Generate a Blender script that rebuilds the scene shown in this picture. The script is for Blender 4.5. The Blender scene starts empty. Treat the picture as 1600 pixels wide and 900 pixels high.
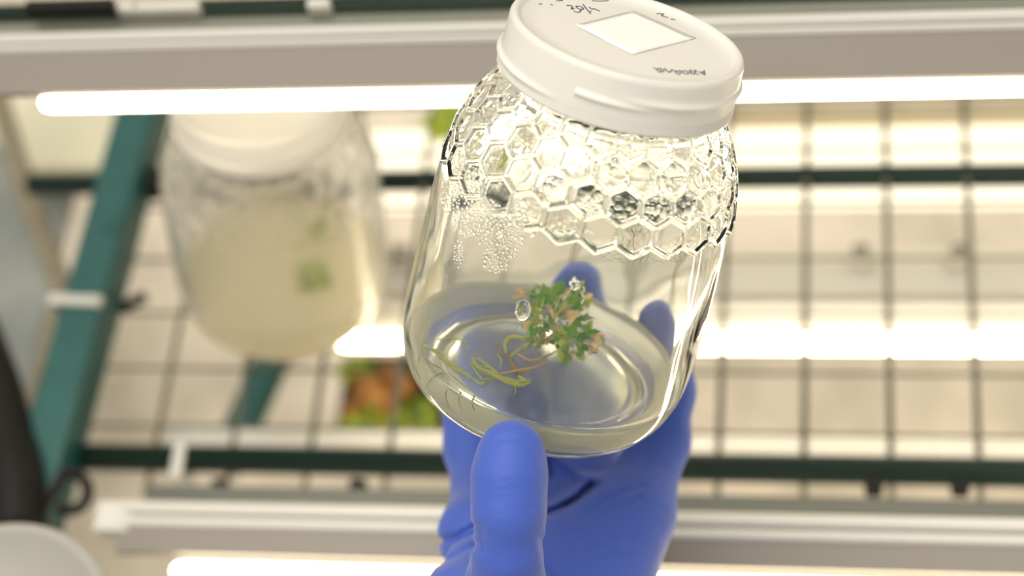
import bpy, bmesh, math, random
import numpy as np
from mathutils import Vector, Matrix

random.seed(7)
np.random.seed(7)
S = bpy.context.scene
COL = S.collection

# ------------------------------------------------------------------ camera
F = 2900.0                       # focal length in pixels of the 1600x900 frame
H = 0.645                        # camera height over the wire shelf
Zc = Vector((-0.147, 0.500, 0.853)).normalized()      # world up seen from the camera
Xc = Vector((0.9855, 0.0, 0.1699)); Xc = (Xc - Zc * Xc.dot(Zc)).normalized()
Yc = Zc.cross(Xc)
R3 = Matrix((Xc, Yc, Zc))        # camera vector -> world vector
CAMPOS = Vector((0, 0, H))
cam_d = bpy.data.cameras.new('camera'); cam = bpy.data.objects.new('camera', cam_d); COL.objects.link(cam)
cam.matrix_world = Matrix.Translation(CAMPOS) @ R3.to_4x4()
cam_d.sensor_width = 36.0
cam_d.lens = F / 1600.0 * 36.0
cam_d.clip_start = 0.01
cam_d.dof.use_dof = True
cam_d.dof.focus_distance = 0.487
cam_d.dof.aperture_fstop = 5.2
cam_d.dof.aperture_blades = 7
S.camera = cam

# ------------------------------------------------------------------ light
W = bpy.data.worlds.new('world'); S.world = W; W.use_nodes = True
bg = W.node_tree.nodes['Background']
bg.inputs[0].default_value = (1.0, 0.97, 0.90, 1); bg.inputs[1].default_value = 0.44
TUBE_L = 11.0                     # radiance of the growth tubes
TUBE_C = (1.0, 0.85, 0.60)
ld = bpy.data.lights.new('added_overhead_fill', 'AREA'); ld.shape = 'RECTANGLE'  # unseen lamp added overhead to brighten the lid and hand
ld.size = 2.0; ld.size_y = 1.4; ld.energy = 34.0; ld.color = (1.0, 0.95, 0.86)
lo = bpy.data.objects.new('added_overhead_fill', ld); COL.objects.link(lo)
lo.location = (-0.35, 0.30, 2.05)
lo.rotation_euler = (Vector((0, 0.25, 0.3)) - lo.location).to_track_quat('-Z', 'Y').to_euler()

vs = S.view_settings
S.display_settings.display_device = 'sRGB'
vs.view_transform = 'Standard'; vs.look = 'None'; vs.exposure = 0.42; vs.gamma = 1.0; vs.use_curve_mapping = False
cy = S.cycles
cy.use_denoising = True
cy.max_bounces = 20; cy.transmission_bounces = 18; cy.transparent_max_bounces = 16
cy.diffuse_bounces = 5; cy.glossy_bounces = 8
cy.caustics_refractive = True; cy.caustics_reflective = True
cy.blur_glossy = 0.5
cy.sample_clamp_indirect = 10.0

# ------------------------------------------------------------------ geometry helpers
def cray(px, py):
    return Vector(((px - 800) / F, (450 - py) / F, -1.0))
def wray(px, py):
    return R3 @ cray(px, py)
def at(px, py, D):
    return CAMPOS + wray(px, py) * D
def on_z(px, py, z):
    d = wray(px, py)
    return CAMPOS + d * ((z - H) / d.z)

def link(o, parent=None):
    COL.objects.link(o)
    if parent: o.parent = parent
    return o
def mesh_obj(name, verts, faces, mat=None, parent=None, smooth=True):
    me = bpy.data.meshes.new(name)
    me.from_pydata([tuple(v) for v in verts], [], faces)
    me.update()
    if mat: me.materials.append(mat)
    if smooth: me.polygons.foreach_set('use_smooth', [True] * len(me.polygons))
    return link(bpy.data.objects.new(name, me), parent)
def bm_obj(name, bm, mat=None, parent=None, smooth=True):
    me = bpy.data.meshes.new(name); bm.normal_update(); bm.to_mesh(me); bm.free()
    if mat: me.materials.append(mat)
    if smooth: me.polygons.foreach_set('use_smooth', [True] * len(me.polygons))
    return link(bpy.data.objects.new(name, me), parent)
def empty(name, loc=(0, 0, 0)):
    o = bpy.data.objects.new(name, None); o.empty_display_size = 0.02
    link(o); o.location = loc
    return o
def tag(o, label=None, cat=None, group=None, kind=None):
    if label: o['label'] = label
    if cat: o['category'] = cat
    if group: o['group'] = group
    if kind: o['kind'] = kind
    return o
def place(o, parent, world_pts=True):
    """parent o (built in world coordinates) under an unrotated parent"""
    o.parent = parent
    o.location = -Vector(parent.location)
    return o

def box(name, p0, p1, mat, parent=None, bevel=0.0008, rot=0.0):
    """axis-aligned box between two corners"""
    bm = bmesh.new()
    bmesh.ops.create_cube(bm, size=1.0)
    c = (Vector(p0) + Vector(p1)) / 2; s = Vector(p1) - Vector(p0)
    for v in bm.verts: v.co = Vector((v.co.x * s.x, v.co.y * s.y, v.co.z * s.z))
    if bevel: bmesh.ops.bevel(bm, geom=bm.edges[:], offset=bevel, segments=2, affect='EDGES', profile=0.5)
    o = bm_obj(name, bm, mat, parent, smooth=False)
    o.location = c; o.rotation_euler.z = rot
    return o

def tube_mesh(pts, rad, seg=10, close=True):
    """swept tube along points; rad is a number or list"""
    pts = [Vector(p) for p in pts]; n = len(pts)
    rads = rad if isinstance(rad, (list, tuple)) else [rad] * n
    V, Fc = [], []
    t0 = (pts[1] - pts[0]).normalized()
    up = Vector((0, 0, 1)) if abs(t0.z) < 0.9 else Vector((1, 0, 0))
    nrm = (up - t0 * up.dot(t0)).normalized()
    for i, p in enumerate(pts):
        t = (pts[min(i + 1, n - 1)] - pts[max(i - 1, 0)]).normalized()
        nrm = (nrm - t * nrm.dot(t)).normalized()
        b = t.cross(nrm)
        for k in range(seg):
            a = 2 * math.pi * k / seg
            V.append(p + (nrm * math.cos(a) + b * math.sin(a)) * rads[i])
    for i in range(n - 1):
        for k in range(seg):
            k2 = (k + 1) % seg
            Fc.append((i * seg + k, i * seg + k2, (i + 1) * seg + k2, (i + 1) * seg + k))
    if close:
        Fc.append(tuple(reversed(range(seg)))); Fc.append(tuple((n - 1) * seg + k for k in range(seg)))
    return V, Fc
def tube(name, pts, rad, mat, parent=None, seg=10):
    V, Fc = tube_mesh(pts, rad, seg)
    o = mesh_obj(name, V, Fc, mat)
    if parent is not None: place(o, parent)
    return o
def spline(pts, n=8):
    """Catmull-Rom through the points"""
    P = [Vector(p) for p in pts]; out = []
    if len(P) < 3: return P
    for i in range(len(P) - 1):
        p0, p1, p2, p3 = P[max(i - 1, 0)], P[i], P[i + 1], P[min(i + 2, len(P) - 1)]
        for k in range(n):
            t = k / n
            out.append(0.5 * ((2 * p1) + (p2 - p0) * t + (2 * p0 - 5 * p1 + 4 * p2 - p3) * t * t + (3 * p1 - p0 - 3 * p2 + p3) * t ** 3))
    out.append(P[-1]); return out

# ------------------------------------------------------------------ materials
def nmat(name):
    m = bpy.data.materials.new(name); m.use_nodes = True
    return m, m.node_tree.nodes, m.node_tree.links
def pbr(name, col, rough=0.5, metal=0.0, noise=0.0, scale=40.0, bump=0.0, bscale=200.0, coat=0.0, col2=None, spec=0.5):
    m, N, L = nmat(name)
    b = N['Principled BSDF']
    b.inputs['Roughness'].default_value = rough; b.inputs['Metallic'].default_value = metal
    b.inputs['Specular IOR Level'].default_value = spec
    b.inputs['Coat Weight'].default_value = coat
    b.inputs['Base Color'].default_value = (*col, 1)
    tc = N.new('ShaderNodeTexCoord')
    if noise or col2:
        nz = N.new('ShaderNodeTexNoise'); nz.inputs['Scale'].default_value = scale; nz.inputs['Detail'].default_value = 5
        L.new(tc.outputs['Object'], nz.inputs['Vector'])
        rp = N.new('ShaderNodeValToRGB')
        c2 = col2 if col2 else tuple(c * (1 - noise) for c in col)
        rp.color_ramp.elements[0].position = 0.35; rp.color_ramp.elements[1].position = 0.65
        rp.color_ramp.elements[0].color = (*c2, 1); rp.color_ramp.elements[1].color = (*col, 1)
        L.new(nz.outputs['Fac'], rp.inputs['Fac']); L.new(rp.outputs['Color'], b.inputs['Base Color'])
    if bump:
        n2 = N.new('ShaderNodeTexNoise'); n2.inputs['Scale'].default_value = bscale; n2.inputs['Detail'].default_value = 4
        L.new(tc.outputs['Object'], n2.inputs['Vector'])
        bp = N.new('ShaderNodeBump'); bp.inputs['Strength'].default_value = bump; bp.inputs['Distance'].default_value = 0.001
        L.new(n2.outputs['Fac'], bp.inputs['Height']); L.new(bp.outputs['Normal'], b.inputs['Normal'])
    return m
def emis(name, col, strength):
    m, N, L = nmat(name)
    N.remove(N['Principled BSDF'])
    e = N.new('ShaderNodeEmission'); e.inputs[0].default_value = (*col, 1); e.inputs[1].default_value = strength
    L.new(e.outputs[0], N['Material Output'].inputs['Surface'])
    return m
def glass(name, col=(1, 1, 1), ior=1.5, rough=0.0):
    m, N, L = nmat(name)
    N.remove(N['Principled BSDF'])
    g = N.new('ShaderNodeBsdfGlass'); g.inputs['Color'].default_value = (*col, 1)
    g.inputs['IOR'].default_value = ior; g.inputs['Roughness'].default_value = rough
    L.new(g.outputs[0], N['Material Output'].inputs['Surface'])
    return m
def cloudy(name, col, clear=0.6, ior=1.33, rough=0.1, tint=(1, 1, 1), gloss=0.1):
    """milky see-through stuff: refraction mixed with translucent and diffuse"""
    m, N, L = nmat(name)
    N.remove(N['Principled BSDF'])
    g = N.new('ShaderNodeBsdfGlass'); g.inputs['Color'].default_value = (*tint, 1)
    g.inputs['IOR'].default_value = ior; g.inputs['Roughness'].default_value = rough
    d = N.new('ShaderNodeBsdfDiffuse'); d.inputs['Color'].default_value = (*col, 1)
    t = N.new('ShaderNodeBsdfTranslucent'); t.inputs['Color'].default_value = (*col, 1)
    m1 = N.new('ShaderNodeMixShader'); m1.inputs[0].default_value = 0.5
    L.new(d.outputs[0], m1.inputs[1]); L.new(t.outputs[0], m1.inputs[2])
    m2 = N.new('ShaderNodeMixShader'); m2.inputs[0].default_value = clear
    L.new(m1.outputs[0], m2.inputs[1]); L.new(g.outputs[0], m2.inputs[2])
    L.new(m2.outputs[0], N['Material Output'].inputs['Surface'])
    return m
def plastic(name, col, trans=0.45, rough=0.35, gloss=0.06):
    m, N, L = nmat(name)
    N.remove(N['Principled BSDF'])
    d = N.new('ShaderNodeBsdfDiffuse'); d.inputs['Color'].default_value = (*col, 1)
    t = N.new('ShaderNodeBsdfTranslucent'); t.inputs['Color'].default_value = (*col, 1)
    g = N.new('ShaderNodeBsdfGlossy'); g.inputs['Roughness'].default_value = rough
    fr = N.new('ShaderNodeFresnel'); fr.inputs['IOR'].default_value = 1.45
    m1 = N.new('ShaderNodeMixShader'); m1.inputs[0].default_value = trans
    m2 = N.new('ShaderNodeMixShader')
    L.new(d.outputs[0], m1.inputs[1]); L.new(t.outputs[0], m1.inputs[2])
    L.new(fr.outputs[0], m2.inputs[0])
    L.new(m1.outputs[0], m2.inputs[1]); L.new(g.outputs[0], m2.inputs[2])
    L.new(m2.outputs[0], N['Material Output'].inputs['Surface'])
    return m

M_floor = pbr('concrete', (0.78, 0.68, 0.54), 0.8, col2=(0.56, 0.49, 0.38), scale=22, noise=0.2)
M_wall = pbr('wall_paint', (0.62, 0.60, 0.54), 0.8, noise=0.04, scale=6)
M_rod = pbr('dark_green_paint', (0.010, 0.022, 0.016), 0.5, spec=0.2)
M_wire = pbr('green_grey_wire', (0.13, 0.125, 0.08), 0.4)
M_teal = pbr('teal_paint', (0.005, 0.078, 0.070), 0.45, noise=0.15, scale=60)
M_white = pbr('white_enamel', (0.56, 0.54, 0.49), 0.3)
M_taupe = pbr('taupe_tone', (0.205, 0.18, 0.15), 0.45)  # flat tone darker than the flanges, for batten bodies and screw recesses
M_olive = pbr('olive_grey_metal', (0.16, 0.16, 0.125), 0.45)
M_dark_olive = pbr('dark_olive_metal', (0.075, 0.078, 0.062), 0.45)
M_cross = pbr('cream_enamel', (0.62, 0.59, 0.51), 0.35)
M_black = pbr('black_rubber', (0.006, 0.005, 0.004), 0.6, spec=0.25)
M_tan = pbr('tan_plastic', (0.40, 0.34, 0.22), 0.5)
M_hose = pbr('olive_tan_rubber', (0.20, 0.17, 0.105), 0.5)
M_greyp = pbr('blue_grey_plastic', (0.13, 0.145, 0.14), 0.5, col2=(0.27, 0.28, 0.25), scale=14)
M_cream = pbr('cream_board', (0.62, 0.58, 0.42), 0.6, noise=0.06, scale=10)
M_tube = emis('lit_tube', TUBE_C, TUBE_L)
M_bar = emis('lit_diffuser', (1.0, 0.88, 0.64), 1.35)
M_glass = glass('jar_glass', (0.982, 0.989, 0.978), 1.5)
M_fog = cloudy('fogged_glass', (0.95, 0.93, 0.82), clear=0.91, ior=1.28, rough=0.2)
M_water = glass('water', (1, 1, 1), 1.33)
M_gel = cloudy('agar_gel', (0.98, 0.96, 0.82), clear=0.86, rough=0.11, tint=(0.97, 0.98, 0.93))
M_gelside = cloudy('agar_gel_wall', (0.99, 0.97, 0.80), clear=0.36, rough=0.15, tint=(0.97, 0.98, 0.93))
M_gel2 = cloudy('agar_gel_cloudy', (0.97, 0.90, 0.66), clear=0.12, rough=0.3)
M_lid = plastic('lid_plastic', (0.97, 0.94, 0.87), 0.36)
M_sticker = plastic('label_paper', (0.93, 0.915, 0.87), 0.1)
M_ink = pbr('purple_black_ink', (0.035, 0.025, 0.06), 0.5)
M_leaf = [plastic('leaf_green', (0.20, 0.42, 0.006), 0.4, rough=0.7), plastic('leaf_lime', (0.50, 0.60, 0.05), 0.4, rough=0.7),
          plastic('leaf_dark', (0.09, 0.29, 0.005), 0.35, rough=0.7), plastic('leaf_peach', (0.90, 0.58, 0.26), 0.4, rough=0.7)]
M_root = plastic('root_lime', (0.66, 0.70, 0.14), 0.4)
M_rootb = pbr('root_brown', (0.34, 0.21, 0.07), 0.6, noise=0.4, scale=900)
M_rooto = pbr('root_orange', (0.56, 0.33, 0.10), 0.6)
M_hair = plastic('root_hair', (0.50, 0.54, 0.16), 0.4)
M_soil = pbr('potting_soil', (0.045, 0.022, 0.008), 0.9, noise=0.6, scale=120)
M_bark = pbr('bark_orange', (0.52, 0.25, 0.07), 0.8, col2=(0.28, 0.10, 0.02), scale=90, noise=0.3)

# nitrile glove
M_glove, N, L = nmat('blue_nitrile')
b = N['Principled BSDF']
b.inputs['Base Color'].default_value = (0.050, 0.100, 0.44, 1); b.inputs['Roughness'].default_value = 0.58; b.inputs['Specular IOR Level'].default_value = 0.35
b.inputs['Sheen Weight'].default_value = 0.15
tc = N.new('ShaderNodeTexCoord')
n1 = N.new('ShaderNodeTexNoise'); n1.inputs['Scale'].default_value = 1400; n1.inputs['Detail'].default_value = 3
mp = N.new('ShaderNodeMapping'); mp.inputs['Scale'].default_value = (1.0, 3.5, 2.0)
n2 = N.new('ShaderNodeTexNoise'); n2.inputs['Scale'].default_value = 85; n2.inputs['Detail'].default_value = 3
L.new(tc.outputs['Object'], n1.inputs['Vector']); L.new(tc.outputs['Object'], mp.inputs['Vector']); L.new(mp.outputs[0], n2.inputs['Vector'])
b1 = N.new('ShaderNodeBump'); b1.inputs['Strength'].default_value = 0.06; b1.inputs['Distance'].default_value = 0.0005
b2 = N.new('ShaderNodeBump'); b2.inputs['Strength'].default_value = 0.22; b2.inputs['Distance'].default_value = 0.002
L.new(n1.outputs['Fac'], b1.inputs['Height']); L.new(n2.outputs['Fac'], b2.inputs['Height'])
L.new(b1.outputs[0], b2.inputs['Normal']); L.new(b2.outputs[0], b.inputs['Normal'])

# ------------------------------------------------------------------ setting
floor = box('floor', (-1.6, -1.2, -0.34), (1.6, 1.8, -0.30), M_floor, bevel=0)
tag(floor, kind='structure')
wall = box('wall_back', (-1.6, 1.8, -0.34), (1.6, 1.86, 2.3), M_wall, bevel=0)
tag(wall, kind='structure')

# ------------------------------------------------------------------ rack with wire shelf
XL, XR = -0.9, 0.9
def yrow(py, z, px=1300):       # world y of the row that shows at py
    return on_z(px, py, z).y
rack = empty('shelving_rack', (0, yrow(500, 0), 0))
tag(rack, 'wire grid rack shelf with dark green edge rods and a leaning teal rail at left', 'rack')
y_back, y_front = yrow(272, -0.004), yrow(737, 0.0)
xl2 = on_z(88, 728, 0).x
xl1 = on_z(40, 268, 0).x
tube('edge_rod', [(xl1, y_back, -0.006), (XR, y_back, -0.006)], 0.0050, M_rod, rack, 20)
tube('edge_rod', [(xl2, y_front, 0.002), (XR, y_front, 0.002)], 0.0055, M_rod, rack, 20)
# wires
wx0 = on_z(607, 690, 0).x; wx1 = on_z(1393, 740, 0).x
nstep = round((wx1 - wx0) / 0.0315); dx = (wx1 - wx0) / nstep
yw0, yw1 = yrow(792, 0), yrow(60, 0)
i = -5
x = wx0 - 5 * dx
k = 0
while x < 0.5:
    if x > on_z(215, 620, 0).x - 0.004:
        V, Fc = tube_mesh([(x, yw0, -0.0035), (x, yw1, -0.0035)], 0.00135, 8)
        w = mesh_obj('wire', V, Fc, M_wire); place(w, rack)
    x += dx
yA, yB = yrow(668, 0), yrow(572, 0); dy = yB - yA
j = 0
y = yA
while y < yw1:
    V, Fc = tube_mesh([(on_z(150, 450, 0).x, y, -0.0065), (0.5, y, -0.0065)], 0.0008, 8)
    w = mesh_obj('wire', V, Fc, M_wire); place(w, rack)
    y += dy
# teal rails
def rail(name, pa, pb, z, w, h, mat, parent):
    """box rail between two image points on the plane z"""
    a, b_ = on_z(*pa, z), on_z(*pb, z)
    d = (b_ - a).normalized(); s = Vector((d.y, -d.x, 0))
    V = []
    for p in (a, b_):
        for (i_, j_) in ((-1, -1), (1, -1), (1, 1), (-1, 1)):
            V.append(p + s * (i_ * w / 2) + Vector((0, 0, j_ * h / 2)))
    Fc = [(0, 1, 2, 3), (7, 6, 5, 4), (0, 4, 5, 1), (1, 5, 6, 2), (2, 6, 7, 3), (3, 7, 4, 0)]
    bm = bmesh.new(); vs_ = [bm.verts.new(v) for v in V]
    for f in Fc: bm.faces.new([vs_[q] for q in f])
    bmesh.ops.recalc_face_normals(bm, faces=bm.faces[:])
    bmesh.ops.bevel(bm, geom=bm.edges[:], offset=min(w, h) * 0.12, segments=2, affect='EDGES', profile=0.5)
    o = bm_obj(name, bm, mat, None, smooth=False)
    if parent: place(o, parent)
    return o
rail('side_rail', (258, 60), (40, 860), 0.012, 0.0185, 0.021, M_teal, rack)
def disc(name, c, axis, r, h, mat, parent, seg=20):
    c = Vector(c); axis = Vector(axis).normalized()
    return tube(name, [c - axis * h / 2, c - axis * h * 0.35, c + axis * h * 0.35, c + axis * h / 2], [r * 0.86, r, r, r * 0.86], mat, parent, seg)
disc('bolt_head', on_z(172, 351, 0.0232), (0, 0, 1), 0.0035, 0.0025, M_teal, rack, 12)
disc('rod_clamp', on_z(238, 287, 0.008), (0.2, -1, 0), 0.0056, 0.012, M_black, rack)
disc('rod_clamp', on_z(98, 728, 0.005), (1, 0, 0), 0.0078, 0.011, M_black, rack)
lower = rail('lower_rail', (434, 545), (346, 735), -0.075, 0.0135, 0.012, M_teal, rack)

# cable tie round the teal rail, hanger strap on the front rod
def strap(name, c, d, w, h, width, mat):
    """a square loop round a rail: axis d (horizontal)"""
    d = Vector(d).normalized(); s = Vector((d.y, -d.x, 0)); z = Vector((0, 0, 1)); c = Vector(c)
    V, Fc = [], []
    ring = []
    for (i_, j_) in ((-1, -1), (1, -1), (1, 1), (-1, 1)):
        for t in (0.0, 0.0016):
            ring.append(s * (i_ * (w / 2 + t)) + z * (j_ * (h / 2 + t)))
    for e in (-1, 1):
        for r_ in ring: V.append(c + r_ + d * (e * width / 2))
    for q in range(4):
        a0, a1, b0, b1 = q * 2, q * 2 + 1, ((q + 1) % 4) * 2, ((q + 1) % 4) * 2 + 1
        Fc += [(a1, b1, b1 + 8, a1 + 8), (b0, a0, a0 + 8, b0 + 8), (a0, b0, b1, a1), (a1 + 8, b1 + 8, b0 + 8, a0 + 8)]
    return mesh_obj(name, V, Fc, mat, smooth=False)
pa, pb = on_z(258, 60, 0.012), on_z(40, 860, 0.012)
ct = on_z(128, 491, 0.012)
tie = strap('cable_tie', on_z(132, 491, 0.012), pb - pa, 0.0193, 0.0218, 0.0042, M_white)
tag(tie, 'pale plastic tie wrapped round the teal rail at left', 'cable tie')
hs = strap('hanger_strap', on_z(287, 728, 0.0) , (1, 0, 0), 0.0118, 0.0118, 0.0045, M_white)
V, Fc = tube_mesh([on_z(287, 738, -0.004), on_z(287, 756, -0.012), on_z(290, 772, -0.02)], 0.0022, 8)
tail = mesh_obj('strap_tail', V, Fc, M_white, hs)
tag(hs, 'pale hanger strap looped over the front green rod near its left end', 'strap')

# ------------------------------------------------------------------ strip lights
def sweep_x(name, prof, x0, x1, mat, parent):
    """closed (y,z) profile pulled along x"""
    n = len(prof)
    V = [(x0, y, z) for y, z in prof] + [(x1, y, z) for y, z in prof]
    Fc = [(k, (k + 1) % n, (k + 1) % n + n, k + n) for k in range(n)] + [tuple(reversed(range(n))), tuple(range(n, 2 * n))]
    bm = bmesh.new(); vs_ = [bm.verts.new(v) for v in V]
    for f in Fc: bm.faces.new([vs_[q] for q in f])
    bmesh.ops.recalc_face_normals(bm, faces=bm.faces[:])
    o = bm_obj(name, bm, mat, None, smooth=False)
    if parent: place(o, parent)
    return o
def batten(z, rows, x0, xt, label, group=None, tube_r=0.0033):
    """slim batten: rows = image rows of (top of flange, groove, lower flange edge, foot of body, tube centre)"""
    r0, r1, r2, r3, rt = rows
    Y = [yrow(r, z) for r in (r0, r1, r2, r3)]
    t = empty('strip_light', ((x0 + XR) / 2, Y[2], z)); tag(t, label, 'lamp', group)
    th = 0.006
    # two rounded flanges with a groove between them, then the flat body that slopes away
    sweep_x('flange', [(Y[0], z - th), (Y[0], z + 0.001), (Y[0] - 0.0012, z + 0.0022), (Y[1] + 0.0012, z + 0.0022), (Y[1] + 0.0002, z + 0.001), (Y[1] + 0.0002, z - th)], x0, XR, M_white, t)
    sweep_x('flange', [(Y[1] - 0.0006, z - th), (Y[1] - 0.0006, z + 0.0008), (Y[1] - 0.0014, z + 0.0018), (Y[2] + 0.0008, z + 0.0018), (Y[2], z + 0.0006), (Y[2], z - th)], x0, XR, M_white, t)
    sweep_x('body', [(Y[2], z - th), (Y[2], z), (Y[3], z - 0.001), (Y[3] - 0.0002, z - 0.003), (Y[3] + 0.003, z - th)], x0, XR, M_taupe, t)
    zt = z - 0.006
    yt = yrow(rt, zt)
    n = 7
    pts = [(xt + d_, yt, zt) for d_ in (0, 0.001, 0.003, 0.006)] + [(XR, yt, zt)]
    tube('lamp_tube', pts, [tube_r * q for q in (0.45, 0.8, 0.96, 1, 1)], M_tube, t, 20)
    return t, Y, yt, zt
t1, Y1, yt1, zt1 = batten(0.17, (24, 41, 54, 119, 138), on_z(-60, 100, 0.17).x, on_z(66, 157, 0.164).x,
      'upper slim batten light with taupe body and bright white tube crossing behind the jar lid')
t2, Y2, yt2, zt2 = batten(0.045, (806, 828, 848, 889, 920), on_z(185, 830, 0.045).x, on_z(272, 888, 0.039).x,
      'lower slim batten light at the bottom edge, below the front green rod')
# end block of the lower batten
place(box('end_cap', on_z(152, 838, 0.04) - Vector((0, 0, 0.006)), on_z(216, 792, 0.04) + Vector((0, 0, 0.006)), M_white), t2).location += Vector((0, 0, 0))
for o in t2.children:
    if o.name.startswith('end_cap'):
        pa_, pb_ = on_z(152, 838, 0.04), on_z(216, 792, 0.04)
        o.location = (pa_ + pb_) / 2 - t2.location

# tube under the shelf on its white reflector
def under_light(name_rows, z, x0, label, refl=True):
    ra, rb, rt = name_rows
    yt = yrow(rt, z)
    t = empty('strip_light', (0, yt, z)); tag(t, label, 'lamp')
    ya, yb = yrow(ra, z - 0.012), yrow(rb, z - 0.012)
    sweep_x('reflector', [(ya, z - 0.012), (yb, z - 0.014), (yb, z - 0.017), (ya, z - 0.015)], x0 - 0.004, XR, M_white, t)
    pts = [(x0 + d_, yt, z) for d_ in (0, 0.001, 0.003, 0.006)] + [(XR, yt, z)]
    tube('lamp_tube', pts, [0.0037 * q for q in (0.45, 0.8, 0.96, 1, 1)], M_tube, t, 20)
    return t
under_light((474, 540, 537), -0.022, on_z(527, 545, -0.022).x, 'bright tube with white reflector behind the wire grid, level with the hand held jar')

def bar_light(ra, rb, z, x0, label, group=None):
    ya, yb = yrow(ra, z), yrow(rb, z)
    t = empty('light_bar', (0, (ya + yb) / 2, z)); tag(t, label, 'lamp', group)
    sweep_x('diffuser', [(ya, z), (yb, z), (yb + 0.0004, z - 0.010), (ya - 0.0004, z - 0.010)], x0, XR, M_bar, t)
    sweep_x('housing', [(yb + 0.0008, z - 0.002), (yb + 0.0022, z - 0.002), (yb + 0.0022, z - 0.012), (yb + 0.0008, z - 0.012)], x0, XR, M_white, t)
    return t
bar_light(196, 250, -0.03, on_z(540, 225, -0.03).x, 'wide glowing light bar behind the grid, above the dark back rod')
bar_light(289, 308, -0.03, on_z(540, 300, -0.03).x, 'narrow glowing light bar just below the dark back rod')

# ------------------------------------------------------------------ beams and panels behind the grid
def plank(name, ra, rb, z, x0, x1, mat, label, cat, th=0.008):
    o = box(name, (x0, yrow(rb, z), z - th), (x1, yrow(ra, z), z), mat, None, 0.0008)
    return tag(o, label, cat)
bm_ = plank('crossbar', 384, 462, -0.055, on_z(560, 420, -0.055).x, XR, M_cross, 'pale crossbar with round screws behind the grid', 'bar', 0.012)
for px in (628, 1345, 1497):
    p = on_z(px, 404, -0.055)
    o = disc('screw_head', p + Vector((0, 0, 0.002)), (0, 0, 1), 0.0062, 0.007, M_cross, None, 18); o.parent = bm_; o.location = -Vector(bm_.location)
    o = disc('screw_recess', p + Vector((0, 0.001, 0.0052)), (0, 0, 1), 0.0036, 0.001, M_taupe, None, 14); o.parent = bm_; o.location = -Vector(bm_.location)
plank('ledge', 676, 716, -0.045, on_z(255, 690, -0.045).x, XR, M_white, 'pale ledge running just above the front green rod', 'bar')
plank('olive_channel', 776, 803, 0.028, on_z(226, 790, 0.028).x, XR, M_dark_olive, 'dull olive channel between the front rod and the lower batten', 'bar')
plank('olive_channel', 2, 23, 0.165, XL, XR, M_olive, 'dull olive channel along the top edge above the upper batten', 'bar')
tp = tube('top_rod', [(XL, yrow(-12, 0.15), 0.15), (XR, yrow(-12, 0.15), 0.15)], 0.0035, M_rod, None, 16)
tag(tp, 'dark green rod at the very top edge', 'rod')
plank('lime_strip', 160, 184, -0.02, on_z(1140, 170, -0.02).x, XR, M_tan, 'thin tan strip under the upper tube at right', 'bar')
cl = box('clip', on_z(52, 17, 0.17), on_z(172, 9, 0.175), M_black, None, 0.0006); tag(cl, 'black clip on the olive channel at top left', 'clip')
for px, py, lab in ((202, 17, 'small pale clip beside the black clip at top left'), (500, 12, 'small pale clip at the top, left of the jar lid'), (262, 16, 'wider pale pink clip at top left')):
    p = on_z(px, py, 0.168)
    w_ = 0.004 if px != 262 else 0.012
    c_ = box('clip', p - Vector((w_, 0.0016, 0.002)), p + Vector((w_, 0.0016, 0.003)), M_white, None, 0.0006); tag(c_, lab, 'clip')

bk0 = None
for px, lab in ((345, 'small black bracket under the front green rod, right of the pale strap'), (560, 'small black bracket under the front green rod, left of the hand'), (1365, 'small black bracket under the front green rod, first right of the hand'), (1500, 'small black bracket under the front green rod, the rightmost')):
    a_, b_ = on_z(px - 14, 772, 0.012), on_z(px + 14, 752, 0.012)
    k_ = box('bracket', a_ - Vector((0, 0, 0.004)), b_ + Vector((0, 0, 0.004)), M_black, None, 0.0012)
    tag(k_, lab, 'bracket', 'black brackets under the front rod')

# left side: board, plastic sheet, tan hose, black cable
pl = on_z(115, 225, -0.08)
bd = box('board', (on_z(15, 225, -0.08).x, yrow(262, -0.08, 115), -0.09), (on_z(215, 225, -0.08).x, yrow(150, -0.08, 115), -0.08), M_cream, None, 0.001)
tag(bd, 'cream board at upper left, beside the teal rail', 'board')
bd2 = box('plastic_sheet', (on_z(-160, 420, -0.12).x, yrow(760, -0.12, 50), -0.125), (on_z(88, 420, -0.12).x, yrow(225, -0.12, 50), -0.12), M_greyp, None, 0.001, rot=0.0)
tag(bd2, 'blue grey plastic sheet at the left edge', 'sheet')
hz = 0.0
hose = tube('hose', spline([on_z(-20, 90, -0.02), on_z(8, 190, -0.02), on_z(45, 310, -0.03), on_z(78, 400, -0.035), on_z(96, 455, -0.04), on_z(88, 510, -0.04), on_z(68, 580, -0.04), on_z(45, 680, -0.04)], 8), 0.0052, M_hose, None, 12)
tag(hose, 'tan hose bending beside the teal rail at left', 'hose')
cab = tube('cable', spline([on_z(-40, 500, 0.02), on_z(-5, 600, 0.022), on_z(12, 690, 0.024), on_z(24, 750, 0.026), on_z(28, 830, 0.026)], 8), [0.0085 + 0.0028 * min(1, q / 20) for q in range(33)], M_black, None, 14)
tag(cab, 'thick black cable at lower left in front of the teal rail', 'cable')
loop_pts = []
for q in range(15):
    a = math.radians(-160 + q * 20)
    loop_pts.append(on_z(108 + 30 * math.cos(a), 768 + 30 * math.sin(a), 0.024))
lp = tube('cable', [on_z(40, 765, 0.026)] + [on_z(70, 788, 0.025)] + loop_pts[3:], 0.0023, M_black, None, 10)
tag(lp, 'thin black cable loop below the left end of the front rod', 'cable')
tw = tube('cable', spline([on_z(228, 462, 0.0), on_z(205, 474, 0.0), on_z(180, 488, 0.004)], 6), 0.0026, M_black, None, 10)
tag(tw, 'short dark cable end right of the pale tie', 'cable')

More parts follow.
